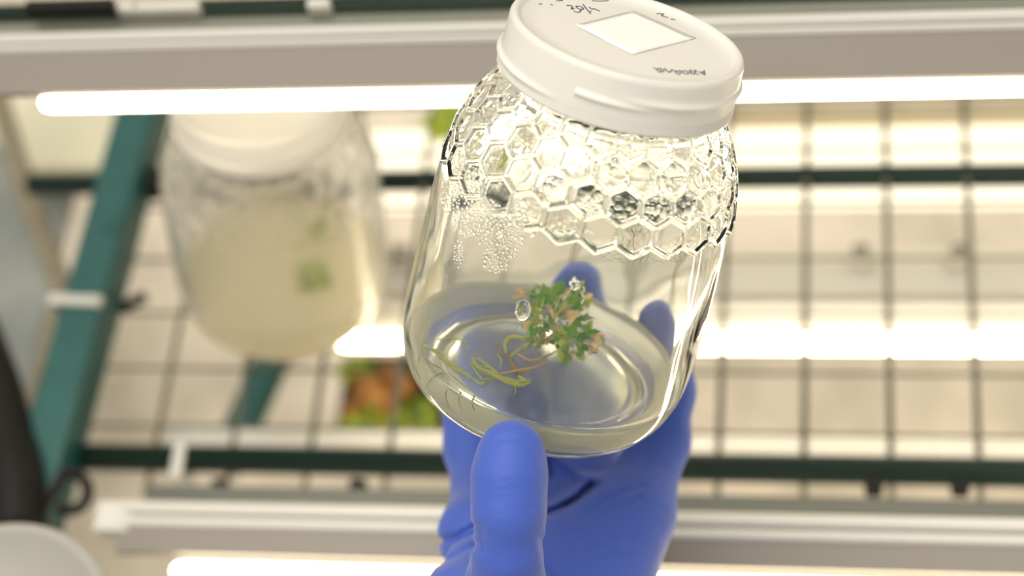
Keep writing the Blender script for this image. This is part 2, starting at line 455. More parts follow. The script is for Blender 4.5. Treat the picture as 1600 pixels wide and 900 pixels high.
# white round tub at the lower left corner
def lathe(name, prof, seg, mat, parent=None, dispf=None):
    """(r,z) profile round z; r=0 ends are collapsed"""
    V, Fc, idx = [], [], []
    for i_, (r, z) in enumerate(prof):
        if r < 1e-6:
            idx.append([len(V)] * seg); V.append((0, 0, z))
        else:
            row = []
            for k in range(seg):
                a = 2 * math.pi * k / seg
                row.append(len(V)); V.append((r * math.cos(a), r * math.sin(a), z))
            idx.append(row)
    for i_ in range(len(prof) - 1):
        A, B = idx[i_], idx[i_ + 1]
        for k in range(seg):
            k2 = (k + 1) % seg
            q = [A[k], A[k2], B[k2], B[k]]
            u = []
            for e in q:
                if e not in u: u.append(e)
            if len(u) >= 3: Fc.append(tuple(u))
    return mesh_obj(name, V, Fc, mat, parent)
tz = 0.10
tc_ = on_z(-12, 992, tz)
tr = 193 * ((tc_ - CAMPOS).length / 1.05) / F
tub = empty('tub', (tc_.x, tc_.y, -0.30)); tag(tub, 'round white lidded tub at the bottom left corner', 'tub')
hh = tz + 0.30
M_tub = pbr('tub_plastic', (0.34, 0.325, 0.285), 0.5)
lathe('tub_body', [(0, 0), (tr * 0.82, 0), (tr * 0.86, 0.004), (tr * 0.95, hh - 0.014), (0, hh - 0.013)], 64, M_tub, tub)
lathe('tub_lid', [(0, hh - 0.003), (tr * 0.86, hh - 0.003), (tr * 0.9, hh), (tr * 0.97, hh), (tr, hh - 0.003), (tr, hh - 0.016), (tr * 0.96, hh - 0.016), (tr * 0.96, hh - 0.006), (0, hh - 0.006)], 64, M_tub, tub)

# ------------------------------------------------------------------ leaves
def leaf_mesh(name, mat, L_=0.0026, Wd=0.0015):
    V = [(0, 0, 0), (L_ * .3, Wd * .42, L_ * .06), (L_ * .3, 0, 0), (L_ * .3, -Wd * .42, L_ * .06), (L_ * .68, Wd * .45, L_ * .02), (L_ * .68, 0, -L_ * .06), (L_ * .68, -Wd * .45, L_ * .02), (L_, 0, -L_ * .18)]
    Fc = [(0, 2, 1), (0, 3, 2), (1, 2, 5, 4), (2, 3, 6, 5), (4, 5, 7), (5, 6, 7)]
    me = bpy.data.meshes.new(name); me.from_pydata(V, [], Fc); me.materials.append(mat)
    me.polygons.foreach_set('use_smooth', [True] * len(me.polygons))
    return me
LEAVES = [leaf_mesh('leaf', m) for m in M_leaf]
def add_leaf(parent, p_local, dirv, size, kind):
    o = bpy.data.objects.new('leaf', LEAVES[kind])
    COL.objects.link(o); o.parent = parent
    o.location = p_local
    q = Vector(dirv).to_track_quat('X', 'Z')
    o.rotation_mode = 'QUATERNION'; o.rotation_quaternion = q @ Matrix.Rotation(random.uniform(-1.2, 1.2), 3, 'X').to_quaternion()
    o.scale = (size, size, size)
    return o
def rdir():
    while True:
        v = Vector((random.uniform(-1, 1), random.uniform(-1, 1), random.uniform(-1, 1)))
        if 0.1 < v.length < 1: return v.normalized()

# planter box with bark and plants, under the shelf
z_b = -0.10
pc = on_z(614, 626, z_b)
planter = empty('planter_box', (pc.x, pc.y, z_b - 0.03)); tag(planter, 'dark planter box of bark and soil behind the grid, left of the hand', 'planter')
bx0, bx1 = on_z(534, 626, z_b).x, on_z(706, 626, z_b).x
by0, by1 = yrow(690, z_b, 614), yrow(560, z_b, 614)
def rimbox(x0, x1, y0, y1, z0, z1, t, mat, parent):
    V = []
    for (dx_, z_) in ((0, z0), (0, z1), (t, z1), (t, z0 + t)):
        V += [(x0 + dx_, y0 + dx_, z_), (x1 - dx_, y0 + dx_, z_), (x1 - dx_, y1 - dx_, z_), (x0 + dx_, y1 - dx_, z_)]
    Fc = [(3, 2, 1, 0)]
    for r_ in range(3):
        for k in range(4):
            k2 = (k + 1) % 4
            Fc.append((r_ * 4 + k, r_ * 4 + k2, r_ * 4 + 4 + k2, r_ * 4 + 4 + k))
    Fc.append((12, 13, 14, 15))
    return place(mesh_obj('box_body', V, Fc, mat, smooth=False), parent)
rimbox(bx0, bx1, by0, by1, z_b - 0.03, z_b + 0.002, 0.002, M_soil, planter)
V, Fc = [], []
nx, ny = 24, 18
for j in range(ny + 1):
    for i in range(nx + 1):
        V.append((bx0 + 0.002 + (bx1 - bx0 - 0.004) * i / nx, by0 + 0.002 + (by1 - by0 - 0.004) * j / ny, z_b - 0.006 + random.uniform(-.002, .002)))
for j in range(ny):
    for i in range(nx): Fc.append((j * (nx + 1) + i, j * (nx + 1) + i + 1, (j + 1) * (nx + 1) + i + 1, (j + 1) * (nx + 1) + i))
so = place(mesh_obj('soil', V, Fc, M_soil, smooth=False), planter)
def bark(px0, py0, px1, py1, r, z, label):
    a, b_ = on_z(px0, py0, z), on_z(px1, py1, z)
    pts = [a.lerp(b_, q / 8) + Vector((random.uniform(-1, 1), random.uniform(-1, 1), random.uniform(-.5, .5))) * r * 0.18 for q in range(9)]
    o = tube('bark_chip', pts, [r * f_ for f_ in (.5, .85, 1, 1.05, .95, 1.05, 1, .8, .45)], M_bark, None, 9)
    return tag(o, label, 'bark', 'bark chips in the planter box')
bark(562, 590, 622, 668, 0.0075, z_b + 0.002, 'long orange bark chip lying aslant in the planter box')
bark(600, 572, 640, 622, 0.0060, z_b - 0.001, 'dark orange bark chip near the jar in the planter box')
bark(556, 628, 545, 655, 0.0045, z_b - 0.001, 'short bark chip at the left side of the planter box')
def clump(name, c, r, n, kinds, label, group=None, size=1.0, flat=0.7):
    t = empty(name, c); tag(t, label, 'plant', group)
    tube('stem', [Vector(c) + Vector((0, 0, -r * 0.9)), Vector(c) + Vector((r * .1, 0, -r * .3)), Vector(c)], 0.0007 * size, M_root, t, 6)
    for _ in range(n):
        v = rdir(); v.z = v.z * flat
        p = v * r * random.uniform(0.25, 0.85)
        add_leaf(t, p, (v + rdir() * 0.7), size * random.uniform(0.8, 1.3), random.choice(kinds))
    return t
clump('seedling', on_z(556, 580, z_b + 0.006), 0.0075, 40, (1, 1, 0), 'lime seedling at the upper left of the planter box', 'seedlings in the planter box', 2.4)
clump('seedling', on_z(575, 664, z_b + 0.006), 0.0075, 42, (1, 1, 0), 'lime seedling at the bottom of the planter box', 'seedlings in the planter box', 2.4)
clump('seedling', on_z(645, 656, z_b + 0.006), 0.0105, 64, (1, 1, 1, 0), 'largest lime seedling, at the right of the planter box', 'seedlings in the planter box', 2.6)
clump('seedling', on_z(706, 178, 0.012), 0.0125, 80, (1, 1, 0), 'green seedling peeking below the upper tube, left of the jar shoulder', None, 2.6)

# ------------------------------------------------------------------ jars
def interp_profile(ctrl, step):
    """dense polyline of a (r,z) control list by Catmull-Rom, step is a function of z"""
    P = np.array(ctrl, float); out = []
    for i in range(len(P) - 1):
        p0, p1, p2, p3 = P[max(i - 1, 0)], P[i], P[i + 1], P[min(i + 2, len(P) - 1)]
        n = max(1, int(np.linalg.norm(p2 - p1) / step((p1[1] + p2[1]) / 2)))
        for k in range(n):
            t = k / n
            c = 0.5 * ((2 * p1) + (p2 - p0) * t + (2 * p0 - 5 * p1 + 4 * p2 - p3) * t * t + (3 * p1 - p0 - 3 * p2 + p3) * t ** 3)
            out.append(c)
    out.append(P[-1]); return np.array(out)
OUT = [(0.0, .0012), (.0255, .0012), (.0290, .0002), (.0318, .0004), (.0354, .0030), (.0387, .0085), (.0404, .0150), (.0410, .0235), (.0409, .036), (.0406, .052), (.0402, .062), (.0394, .0695), (.0380, .0765), (.0357, .0830), (.0328, .0885), (.0303, .0922), (.0288, .0950), (.0283, .0985), (.0282, .1072), (.0276, .1082)]
INN = [(.0262, .1082), (.0256, .1072), (.0256, .0945), (.0272, .0908), (.0304, .0860), (.0335, .0808), (.0359, .0750), (.0373, .0680), (.0381, .060), (.0385, .046), (.0386, .032), (.0386, .0225), (.0381, .0150), (.0362, .0090), (.0326, .0052), (.0270, .0040), (0.0, .0038)]
NH = 26
def hexdisp(theta, s, w_of):
    """honeycomb relief: s = arc length above the lowest row, in metres"""
    pitch = 0.0076
    a = theta / (2 * math.pi) * NH
    yb = s / pitch
    best = np.full(theta.shape, 9.0); dome = np.full(theta.shape, 9.0)
    for j in range(0, 5):
        off = 0.5 * (j % 2)
        cx = np.round(a - off) + off
        for sh in (-1, 0, 1):
            dx_ = a - cx - sh; dy_ = (yb - j) * 0.866
            d = np.maximum(np.abs(dx_), np.abs(dx_ * 0.5) + np.abs(dy_ * 0.866))
            r = np.sqrt(dx_ ** 2 + dy_ ** 2)
            best = np.minimum(best, d); dome = np.minimum(dome, r)
    ee = np.clip((0.085 - np.abs(best - 0.5)) / 0.045, 0, 1); ridge = ee * ee * (3 - 2 * ee) * 0.00072
    lens = np.clip(1 - (dome / 0.42) ** 2, 0, 1) * 0.00016
    return ridge + lens
def build_glass():
    step_o = lambda z: 0.00023 if .064 < z < .0965 else 0.0016
    po = interp_profile(OUT, step_o); pi_ = interp_profile(INN, lambda z: 0.0005 if .062 < z < .095 else 0.0016)
    rng = np.random.RandomState(5)
    seg = NH * 26
    th = np.arange(seg) * 2 * math.pi / seg
    ds = np.r_[0, np.cumsum(np.linalg.norm(np.diff(po, axis=0), axis=1))]
    i0 = np.argmin(np.abs(po[:, 1] - 0.0728) + (po[:, 0] < 0.03) * 1)
    rows = []
    for i in range(len(po)):
        r, z = po[i]
        rr = np.full(seg, r)
        if z > 0.060 and z < 0.0955 and r > 0.02:
            t_ = min(1.0, (0.0955 - z) / 0.003)
            rr = rr + hexdisp(th, np.full(seg, ds[i] - ds[i0]), None) * t_
        elif 0.006 < z < 0.06 and False:
            rr = rr + 0.00006 * np.sin(3 * th + z * 160) + 0.00005 * np.sin(7 * th - z * 300)
        rows.append((rr, np.full(seg, z)))
    for i in range(len(pi_)):
        r, z = pi_[i]
        rr = np.full(seg, r)
        if 0.012 < z < 0.085:
            rr = rr + 0.00008 * np.sin(4 * th + z * 90) + 0.00005 * np.sin(9 * th - z * 150) + 0.00001 * np.sin(19 * th + 400 * z)
        if 0.064 < z < 0.0945 and r > 0.02:       # fogged with fine droplets
            nz = rng.normal(size=seg); nz = nz + np.roll(nz, 1) * .7 + np.roll(nz, -1) * .7
            msk = np.clip(0.55 + 0.6 * np.sin(5 * th + 90 * z) * np.sin(11 * th - 300 * z), 0, 1) * min(1, (z - .064) / .006)
            rr = rr - 0.000022 * nz * msk
        rows.append((rr, np.full(seg, z)))
    V, Fc, idx = [], [], []
    for (rr, zz) in rows:
        if rr[0] < 1e-6:
            idx.append(np.full(seg, len(V))); V.append((0, 0, zz[0]))
        else:
            idx.append(np.arange(len(V), len(V) + seg)); V.extend(zip(rr * np.cos(th), rr * np.sin(th), zz))
    for i in range(len(rows) - 1):
        A, B = idx[i], idx[i + 1]
        A2, B2 = np.roll(A, -1), np.roll(B, -1)
        if A[0] == A[1]: Fc.extend(zip(A.tolist(), B2.tolist(), B.tolist()))
        elif B[0] == B[1]: Fc.extend(zip(A.tolist(), A2.tolist(), B.tolist()))
        else: Fc.extend(zip(A.tolist(), A2.tolist(), B2.tolist(), B.tolist()))
    return V, Fc
def build_lid():
    seg = 1080
    th = np.arange(seg) * 2 * math.pi / seg
    ctrl = [(0, .1097), (.0276, .1097), (.0282, .1101), (.0287, .1108), (.0296, .1112), (.0304, .1108), (.0308, .1098), (.0309, .1070), (.0310, .1040), (.0312, .0990), (.0314, .0972), (.0314, .0967), (.0306, .0966), (.0296, .0970), (.0294, .1000), (.0293, .1064), (.0285, .1081), (0, .1084)]
    prof = []
    for i in range(len(ctrl) - 1):
        p0, p1 = np.array(ctrl[i]), np.array(ctrl[i + 1])
        n = max(1, int(np.linalg.norm(p1 - p0) / (0.00035 if 6 <= i <= 10 else 0.004)))
        for k in range(n): prof.append(p0 + (p1 - p0) * k / n)
    prof.append(np.array(ctrl[-1]))
    V, Fc, idx = [], [], []
    for (r, z) in prof:
        if r < 1e-6:
            idx.append(np.full(seg, len(V))); V.append((0, 0, z)); continue
        rr = np.full(seg, r)
        if r > 0.0307 and z < 0.1098:
            u = (th / (2 * math.pi) + 0.30) % 1.0
            for (zc0, slope, amp, wd, ua, ub) in ((0.1052, -0.0036, 0.0011, 0.0009, 0.05, 0.75), (0.1024, -0.0026, 0.0011, 0.0007, 0.25, 0.98), (0.1036, -0.0030, 0.0010, 0.0007, -0.2, 0.12)):
                zc = zc0 + slope * u
                win = np.clip((u - ua) / 0.08, 0, 1) * np.clip((ub - u) / 0.08, 0, 1)
                rr = rr + amp * win * np.exp(-((z - zc) / wd) ** 2)
            if 0.0974 < z < 0.0998: rr = rr + 0.00016 * np.sin(th * 270)
        idx.append(np.arange(len(V), len(V) + seg)); V.extend(zip(rr * np.cos(th), rr * np.sin(th), np.full(seg, z)))
    for i in range(len(prof) - 1):
        A, B = idx[i], idx[i + 1]; A2, B2 = np.roll(A, -1), np.roll(B, -1)
        if A[0] == A[1]: Fc.extend(zip(A.tolist(), B2.tolist(), B.tolist()))
        elif B[0] == B[1]: Fc.extend(zip(A.tolist(), A2.tolist(), B.tolist()))
        else: Fc.extend(zip(A.tolist(), A2.tolist(), B2.tolist(), B.tolist()))
    return V, Fc
GEL_Z = 0.0140
def build_gel():
    pin = interp_profile(INN, lambda z: 0.0012)
    low = [(r + 0.00012 if r > 0 else 0, z - 0.00012) for r, z in pin[::-1] if z < GEL_Z and r >= 0]
    rw = low[-1][0] + 0.0005
    prof = low + [(rw + 0.0002, GEL_Z + 0.0007), (rw - 0.0004, GEL_Z + 0.00045), (rw - 0.0012, GEL_Z + 0.0001), (rw - 0.003, GEL_Z), (rw * 0.6, GEL_Z), (rw * 0.3, GEL_Z), (0, GEL_Z)]
    return prof
def flip_out(o):
    bm = bmesh.new(); bm.from_mesh(o.data); bmesh.ops.recalc_face_normals(bm, faces=bm.faces[:]); bm.to_mesh(o.data); bm.free()

# held jar frame, first in camera coordinates
A_c = Vector((0.2145, 0.856, 0.47)).normalized()
G_c = cray(850, 549) * 0.52
B_c = G_c - A_c * GEL_Z
w_c = (Vector((0, 0, 1)) - A_c * A_c.z).normalized()         # towards the viewer, square to the axis
A_w = R3 @ A_c; W_w = R3 @ w_c; B_w = CAMPOS + R3 @ B_c
Xj = W_w.cross(A_w) * -1                                      # image right: A x ... checked below
Xj = A_w.cross(W_w); Xj = Xj if (R3.transposed() @ Xj).x > 0 else -Xj
Yj = A_w.cross(Xj)
JM = Matrix.Translation(B_w) @ Matrix((Xj, Yj, A_w)).transposed().to_4x4()
JMI = JM.inverted()
CL = JMI @ CAMPOS                                              # the camera in jar coordinates
JR = JMI.to_3x3()

gv, gf = build_glass()
jar = empty('culture_jar'); jar.matrix_world = JM
tag(jar, 'clear honeycomb glass jar held up by the blue gloved hand', 'jar')
gl = mesh_obj('glass_body', gv, gf, M_glass, jar); flip_out(gl)
lv, lf = build_lid()
lid = mesh_obj('lid', lv, lf, M_lid, jar); flip_out(lid)
lid['label'] = 'frosted white screw lid'

def jplane(px, py, h):
    d = JR @ wray(px, py); t = (h - CL.z) / d.z
    return CL + d * t
_ri = interp_profile(INN, lambda z: 0.0008)
def r_in(z):
    zs = _ri[::-1, 1]; rs = _ri[::-1, 0]
    return float(np.interp(z, zs, rs))
def jwall(px, py, inset=0.0, back=False):
    d = JR @ wray(px, py)
    hit = None
    for t in np.arange(0.40, 0.66, 0.0002):
        p = CL + d * float(t)
        if 0.003 < p.z < 0.104 and math.hypot(p.x, p.y) < r_in(p.z) - inset:
            hit = p
            if not back: return p
    return hit

# sticker and ink on the lid, traced on the lid plane
ZT = 0.10975
sq = [jplane(*p, ZT) for p in ((898, 40), (990, 17), (1088, 60), (988, 86))]
V = []; Fc = []
n = 10
for j in range(n + 1):
    for i in range(n + 1):
        u, v = i / n, j / n
        p = (sq[0] * (1 - u) + sq[1] * u) * (1 - v) + (sq[3] * (1 - u) + sq[2] * u) * v
        V.append((p.x, p.y, ZT + 0.00012 + 0.00010 * math.sin(u * 5 + v * 4) * math.sin(v * 6.0)))
for j in range(n):
    for i in range(n): Fc.append((j * (n + 1) + i, j * (n + 1) + i + 1, (j + 1) * (n + 1) + i + 1, (j + 1) * (n + 1) + i))
st = mesh_obj('label_sticker', V, Fc, M_sticker, lid)
md = st.modifiers.new('thickness', 'SOLIDIFY'); md.thickness = 0.0001
def ink(name, strokes, w, cx):
    bmv, bmf = [], []
    for s_ in strokes:
        pts = [jplane(*p, ZT + 0.00014) for p in s_]
        if len(pts) > 2: pts = spline(pts, 4)
        V_, F_ = tube_mesh(pts, w, 6)
        o_ = len(bmv); bmv += [(v.x, v.y, ZT + 0.00008 + (v.z - ZT - 0.00014) * 0.3) for v in V_]; bmf += [tuple(q + o_ for q in f) for f in F_]
    return mesh_obj(name, bmv, bmf, M_ink, lid)
z1 = lambda L_: [(1000 + a / 13.333, 90 + c / 13.333) for a, c in L_]
z2 = lambda L_: [(820 + a / 11.43, c / 11.43) for a, c in L_]
z3 = lambda L_: [(1010 + a / 20.0, c / 20.0) for a, c in L_]
oring = [(950 + 62 * math.cos(q * math.pi / 4) , 300 + 34 * math.sin(q * math.pi / 4 + 0.35)) for q in range(9)]
for lt in ([z1([(285, 200), (360, 250), (420, 300), (440, 218), (350, 232)])],
           [z1([(475, 297), (515, 225), (560, 262), (612, 303), (665, 245)])],
           [z1([(665, 240), (740, 290), (812, 345), (845, 265), (735, 282)])],
           [z1(oring)],
           [z1([(1015, 268), (1075, 262), (1052, 318), (1130, 332)])],
           [z1([(1105, 262), (1175, 266), (1130, 318), (1232, 350)])],
           [z1([(1212, 280), (1290, 318), (1345, 348), (1335, 255)]), z1([(1345, 348), (1362, 330)]), z1([(1262, 305), (1330, 290)])]):
    ink('ink_letter', lt, 0.00017, 0)
for lt in ([z2([(750, 95), (800, 88), (850, 110), (830, 155), (885, 145)])],
           [z2([(910, 105), (1000, 110), (1050, 155), (960, 150), (912, 108)]), z2([(880, 190), (930, 213), (980, 202), (1010, 168)])],
           [z2([(1040, 70), (1110, 160), (1180, 240)])],
           [z2([(1150, 118), (1200, 155), (1240, 150), (1290, 168), (1345, 192)]), z2([(1170, 195), (1190, 190)])],
           [z2([(250, 62), (310, 66)])], [z2([(460, 68), (500, 90)])], [z2([(560, 4), (600, 8), (680, 0)])],
           [z2([(1200, 6), (1350, 12), (1500, 4)])],
           [z3([(320, 420), (430, 415), (540, 432), (470, 478), (575, 512), (690, 540)])], [z3([(760, 585), (830, 590), (910, 602)])]):
    ink('ink_mark', lt, 0.00017, 0)

# droplets of condensation on the inside wall
def blob(verts, faces, c, r, axis, seg=8, rings=4, sq_=0.6):
    """flattened ball, squashed along axis"""
    ax = Vector(axis).normalized(); u = ax.orthogonal().normalized(); v = ax.cross(u)
    o_ = len(verts)
    verts.append(c + ax * r * sq_)
    for i in range(1, rings):
        a = math.pi * i / rings
        for k in range(seg):
            b_ = 2 * math.pi * k / seg
            verts.append(c + ax * (r * sq_ * math.cos(a)) + (u * math.cos(b_) + v * math.sin(b_)) * r * math.sin(a))
    verts.append(c - ax * r * sq_)
    for k in range(seg):
        faces.append((o_, o_ + 1 + k, o_ + 1 + (k + 1) % seg))
    for i in range(rings - 2):
        for k in range(seg):
            a0 = o_ + 1 + i * seg
            faces.append((a0 + k, a0 + seg + k, a0 + seg + (k + 1) % seg, a0 + (k + 1) % seg))
    e = len(verts) - 1; a0 = o_ + 1 + (rings - 2) * seg
    for k in range(seg): faces.append((a0 + (k + 1) % seg, a0 + k, e))
DV, DF = [], []
def dens(px, py):
    # streaky patches of droplets traced from the photograph
    for (cx, cyy, rx, ry, sl) in ((712, 300, 16, 36, 0), (745, 305, 18, 32, .2), (770, 335, 20, 24, 0), (790, 385, 26, 36, -.5), (800, 350, 24, 22, 0), (735, 345, 22, 24, 0), (760, 360, 16, 20, 0), (815, 330, 12, 22, 0), (700, 270, 10, 26, 0), (735, 268, 16, 14, 0), (722, 395, 8, 22, 0), (780, 410, 18, 14, 0)):
        x_ = (px - cx - sl * (py - cyy)) / rx; y_ = (py - cyy) / ry
        if x_ * x_ + y_ * y_ < 1: return True
    return False
cnt = 0
placed = []
while cnt < 620:
    px, py = random.uniform(690, 830), random.uniform(255, 425)
    if not dens(px, py): continue
    rp = random.choice((1.6, 1.9, 2.3, 2.8, 3.6)) * (1.0 if py < 350 else 0.8)
    if any((px - a) ** 2 + (py - c) ** 2 < (rp + r_ + 0.4) ** 2 for a, c, r_ in placed):
        cnt += 0.02; continue
    p = jwall(px, py, 0.0003)
    if p is None: cnt += 1; continue
    placed.append((px, py, rp)); cnt += 1
    blob(DV, DF, p, rp * 1.2 * 0.49 / F, Vector((p.x, p.y, 0)), 8, 4, 0.6)
dr = mesh_obj('condensation', DV, DF, M_water, jar); tag(dr, kind='stuff')
def drop(px, py, wpx, hpx, sq_=0.5, name='water_drop'):
    p = jwall(px, py, 0.0003)
    V_, F_ = [], []
    blob(V_, F_, Vector((0, 0, 0)), 1.0, Vector((p.x, p.y, 0)), 24, 14, sq_)
    k = 0.485 / F
    o = mesh_obj(name, [(v.x * wpx * k, v.y * wpx * k, v.z * hpx * k * (1.0 + 0.0)) for v in V_], F_, M_water, jar)
    o.location = p
    return o
drop(819, 483, 12, 18, 0.5)
drop(834, 363, 4, 7, 0.6)
drop(787, 362, 5, 9, 0.6)
BV, BF = [], []
for _ in range(34):
    a = random.uniform(0, 2 * math.pi); q = math.sqrt(random.random())
    p = jwall(899 + 8 * q * math.cos(a), 441 + 12 * q * math.sin(a), 0.0002)
    blob(BV, BF, p, random.uniform(1.2, 2.4) * 0.485 / F, Vector((p.x, p.y, 0)), 8, 5, 0.8)
for q in range(12):
    p = jwall(911 + 2 * math.sin(q), 446 + q * 2.2, 0.0002); blob(BV, BF, p, 1.2 * 0.485 / F, Vector((p.x, p.y, 0)), 8, 5, 0.8)
bb = mesh_obj('water_beads', BV, BF, M_water, jar); tag(bb, kind='stuff')

# gel in the held jar
gel = lathe('agar_gel', build_gel(), 128, M_gel); flip_out(gel); gel.matrix_world = JM
gel.data.materials.append(M_gelside)
for p_ in gel.data.polygons:
    if math.hypot(p_.center.x, p_.center.y) > 0.0335 and p_.center.z < GEL_Z + 0.0006: p_.material_index = 1 if abs(p_.normal.z) < 0.93 else 0
tag(gel, 'cloudy pale agar gel set in the bottom of the held jar', 'gel')

# plantlet: coordinates are the jar's
plant = empty('plantlet'); plant.matrix_world = JM
tag(plant, 'leafy green plantlet with lime roots growing on the gel in the held jar', 'plant')
def jt(name, strokes_px, h, rad, mat, taper=True, seg=6):
    hs_ = h if isinstance(h, (list, tuple)) else [h] * len(strokes_px)
    pts = spline([jplane(*p, q) for p, q in zip(strokes_px, hs_)], 6)
    n_ = len(pts); rad = rad * 0.58
    rr = [rad * (1 - 0.55 * abs(2 * q / (n_ - 1) - 1) ** 2) if taper else rad for q in range(n_)]
    V_, F_ = tube_mesh(pts, rr, seg)
    return mesh_obj(name, V_, F_, mat, plant)
a3 = lambda L_: [(700 + a / 4.5, 420 + c / 4.5) for a, c in L_]
a5 = lambda L_: [(620 + a / 4.5, 500 + c / 4.5) for a, c in L_]
g = GEL_Z
jt('stem', a3([(640, 470), (600, 482), (540, 486), (450, 482), (412, 520), (418, 590)]), [g + .006, g + .005, g + .005, g + .004, g + .003, g + .002], 0.00105, M_root)
jt('stem', a3([(425, 575), (450, 640), (485, 705), (520, 745), (560, 790)]), [g + .002, g + .0014, g + .001, g + .001, g + .001], 0.00115, M_rootb)
jt('root', a3([(575, 775), (540, 800), (470, 798), (380, 765), (290, 725), (215, 690), (190, 625)]), g + .0008, 0.00125, M_root)
jt('root', a3([(500, 740), (540, 770), (570, 790)]), g + .0010, 0.0011, M_root)
jt('root', a3([(420, 790), (360, 745), (290, 680), (230, 635), (200, 625)]), g + .0012, 0.0006, M_root)
jt('root', a3([(330, 760), (260, 770), (225, 740), (190, 690), (165, 660)]), g + .0010, 0.0005, M_root)
jt('root', a3([(470, 800), (478, 850), (470, 870)]), g + .0005, 0.0004, M_root)
jt('root', a3([(350, 520), (368, 575), (375, 605), (420, 615)]), [g + .004, g + .003, g + .002, g + .002], 0.0006, M_rootb)
jt('root', a3([(368, 600), (360, 605), (380, 640), (370, 700)]), g + .0012, 0.0004, M_root)
jt('root', a3([(365, 730), (440, 714), (500, 702), (570, 690), (640, 668), (715, 632)]), g + .002, 0.00065, M_rooto)
jt('root', a3([(490, 590), (540, 620), (590, 635), (680, 605), (775, 560)]), g + .003, 0.0006, M_rooto)
jt('root', a3([(450, 610), (500, 570), (560, 530), (620, 500), (680, 470)]), g + .003, 0.00075, M_root)
jt('root', a3([(540, 560), (580, 520), (630, 490)]), g + .004, 0.0009, M_root)
jt('root', a5([(275, 130), (330, 118), (420, 128), (470, 150), (500, 190)]), g + .0004, 0.0005, M_root)
jt('root', a5([(215, 180), (262, 195), (340, 265), (430, 335), (460, 360)]), g + .0004, 0.0007, M_root)
jt('root', a5([(240, 190), (300, 200), (345, 250), (350, 280)]), g + .0004, 0.0005, M_root)
jt('root', a5([(460, 350), (540, 400), (600, 440), (640, 420), (700, 400)]), g + .0004, 0.0006, M_root)
for q in range(12):                              # feathery side roots along the lime root
    L_ = [(575, 780), (500, 795), (420, 780), (350, 745), (285, 715), (215, 690), (185, 640)]
    i0_ = random.randrange(0, 4); i1_ = random.randrange(i0_ + 2, 7)
    jt('fine_root', a3([(a + random.uniform(-22, 22), c + random.uniform(-26, 20)) for a, c in L_[i0_:i1_ + 1]]), g + .0008 + random.random() * .001, 0.00042, M_root)
for q in range(7):
    L_ = [(215, 175), (270, 205), (345, 265), (430, 330), (520, 390), (600, 440)]
    i0_ = random.randrange(0, 3); i1_ = random.randrange(i0_ + 2, 6)
    jt('fine_root', a5([(a + random.uniform(-14, 14), c + random.uniform(-16, 14)) for a, c in L_[i0_:i1_ + 1]]), g + .0004, 0.0004, M_root)
# fine roots that hang in the gel by the wall
for L_ in ([(190, 235), (186, 330), (190, 420), (205, 470)], [(65, 330), (70, 260), (100, 210), (150, 190)], [(110, 400), (112, 330), (150, 280)],
           [(250, 520), (248, 450), (275, 400), (335, 365)], [(205, 215), (260, 290), (330, 330)], [(380, 470), (370, 520), (400, 590)], [(470, 490), (455, 550), (480, 610)], [(560, 520), (545, 570), (560, 620)]):
    pts = [jwall(*p, -0.0001) for p in a5(L_)]
    pts = [p for p in pts if p is not None]
    if len(pts) > 1:
        V_, F_ = tube_mesh(spline(pts, 6), 0.00022, 6); mesh_obj('fine_root', V_, F_, M_hair, plant)
# leafy head
cc = jplane(868, 492, g + 0.010)
rx_, ry_ = 0.0094, 0.0090
heads = []
for q in range(9):
    v = rdir(); tip = cc + Vector((v.x * rx_ * .6, v.y * .005, v.z * rx_ * .7))
    base = jplane(838, 540, g + 0.004)
    mid = base.lerp(tip, 0.5) + rdir() * 0.001
    V_, F_ = tube_mesh(spline([base, mid, tip], 5), 0.00028, 5); mesh_obj('stem', V_, F_, M_root if q % 3 else M_leaf[1], plant)
# leaf positions traced over the outline of the head, at varied depth
def inhead(px, py):
    e = lambda cx, cyy, a, c: ((px - cx) / a) ** 2 + ((py - cyy) / c) ** 2 < 1
    return e(868, 488, 40, 38) or e(892, 500, 26, 40) or e(842, 476, 26, 26) or e(822, 459, 13, 7) or e(915, 535, 14, 12) or e(890, 535, 22, 16) or e(850, 505, 22, 22) or e(900, 470, 16, 20) or e(925, 523, 8, 5)
nl = 0
while nl < 285:
    px, py = random.uniform(805, 935), random.uniform(445, 555)
    if not inhead(px, py): continue
    h = cc.z + (470 - py) * 0.00004 + random.uniform(-.0045, .0045)
    p = jplane(px, py, max(h, g + 0.002))
    k = random.choices((0, 1, 2, 3), (0.42, 0.18, 0.28, 0.12))[0]
    if px < 845 and random.random() < 0.4: k = 1
    if (px > 905 and py < 480) or (px > 915 and py < 530) or px < 825: k = random.choice((3, 3, 1))
    v = (p - cc); v = v.normalized() if v.length > 1e-5 else rdir()
    add_leaf(plant, p, v + rdir() * 0.9 + Vector((0, 0, 0.3)), random.uniform(1.0, 1.75), k)
    nl += 1

# second jar, blurred, leaning on the grid at left
base2 = on_z(447, 459, 0.010)
ray2 = wray(405, 172)
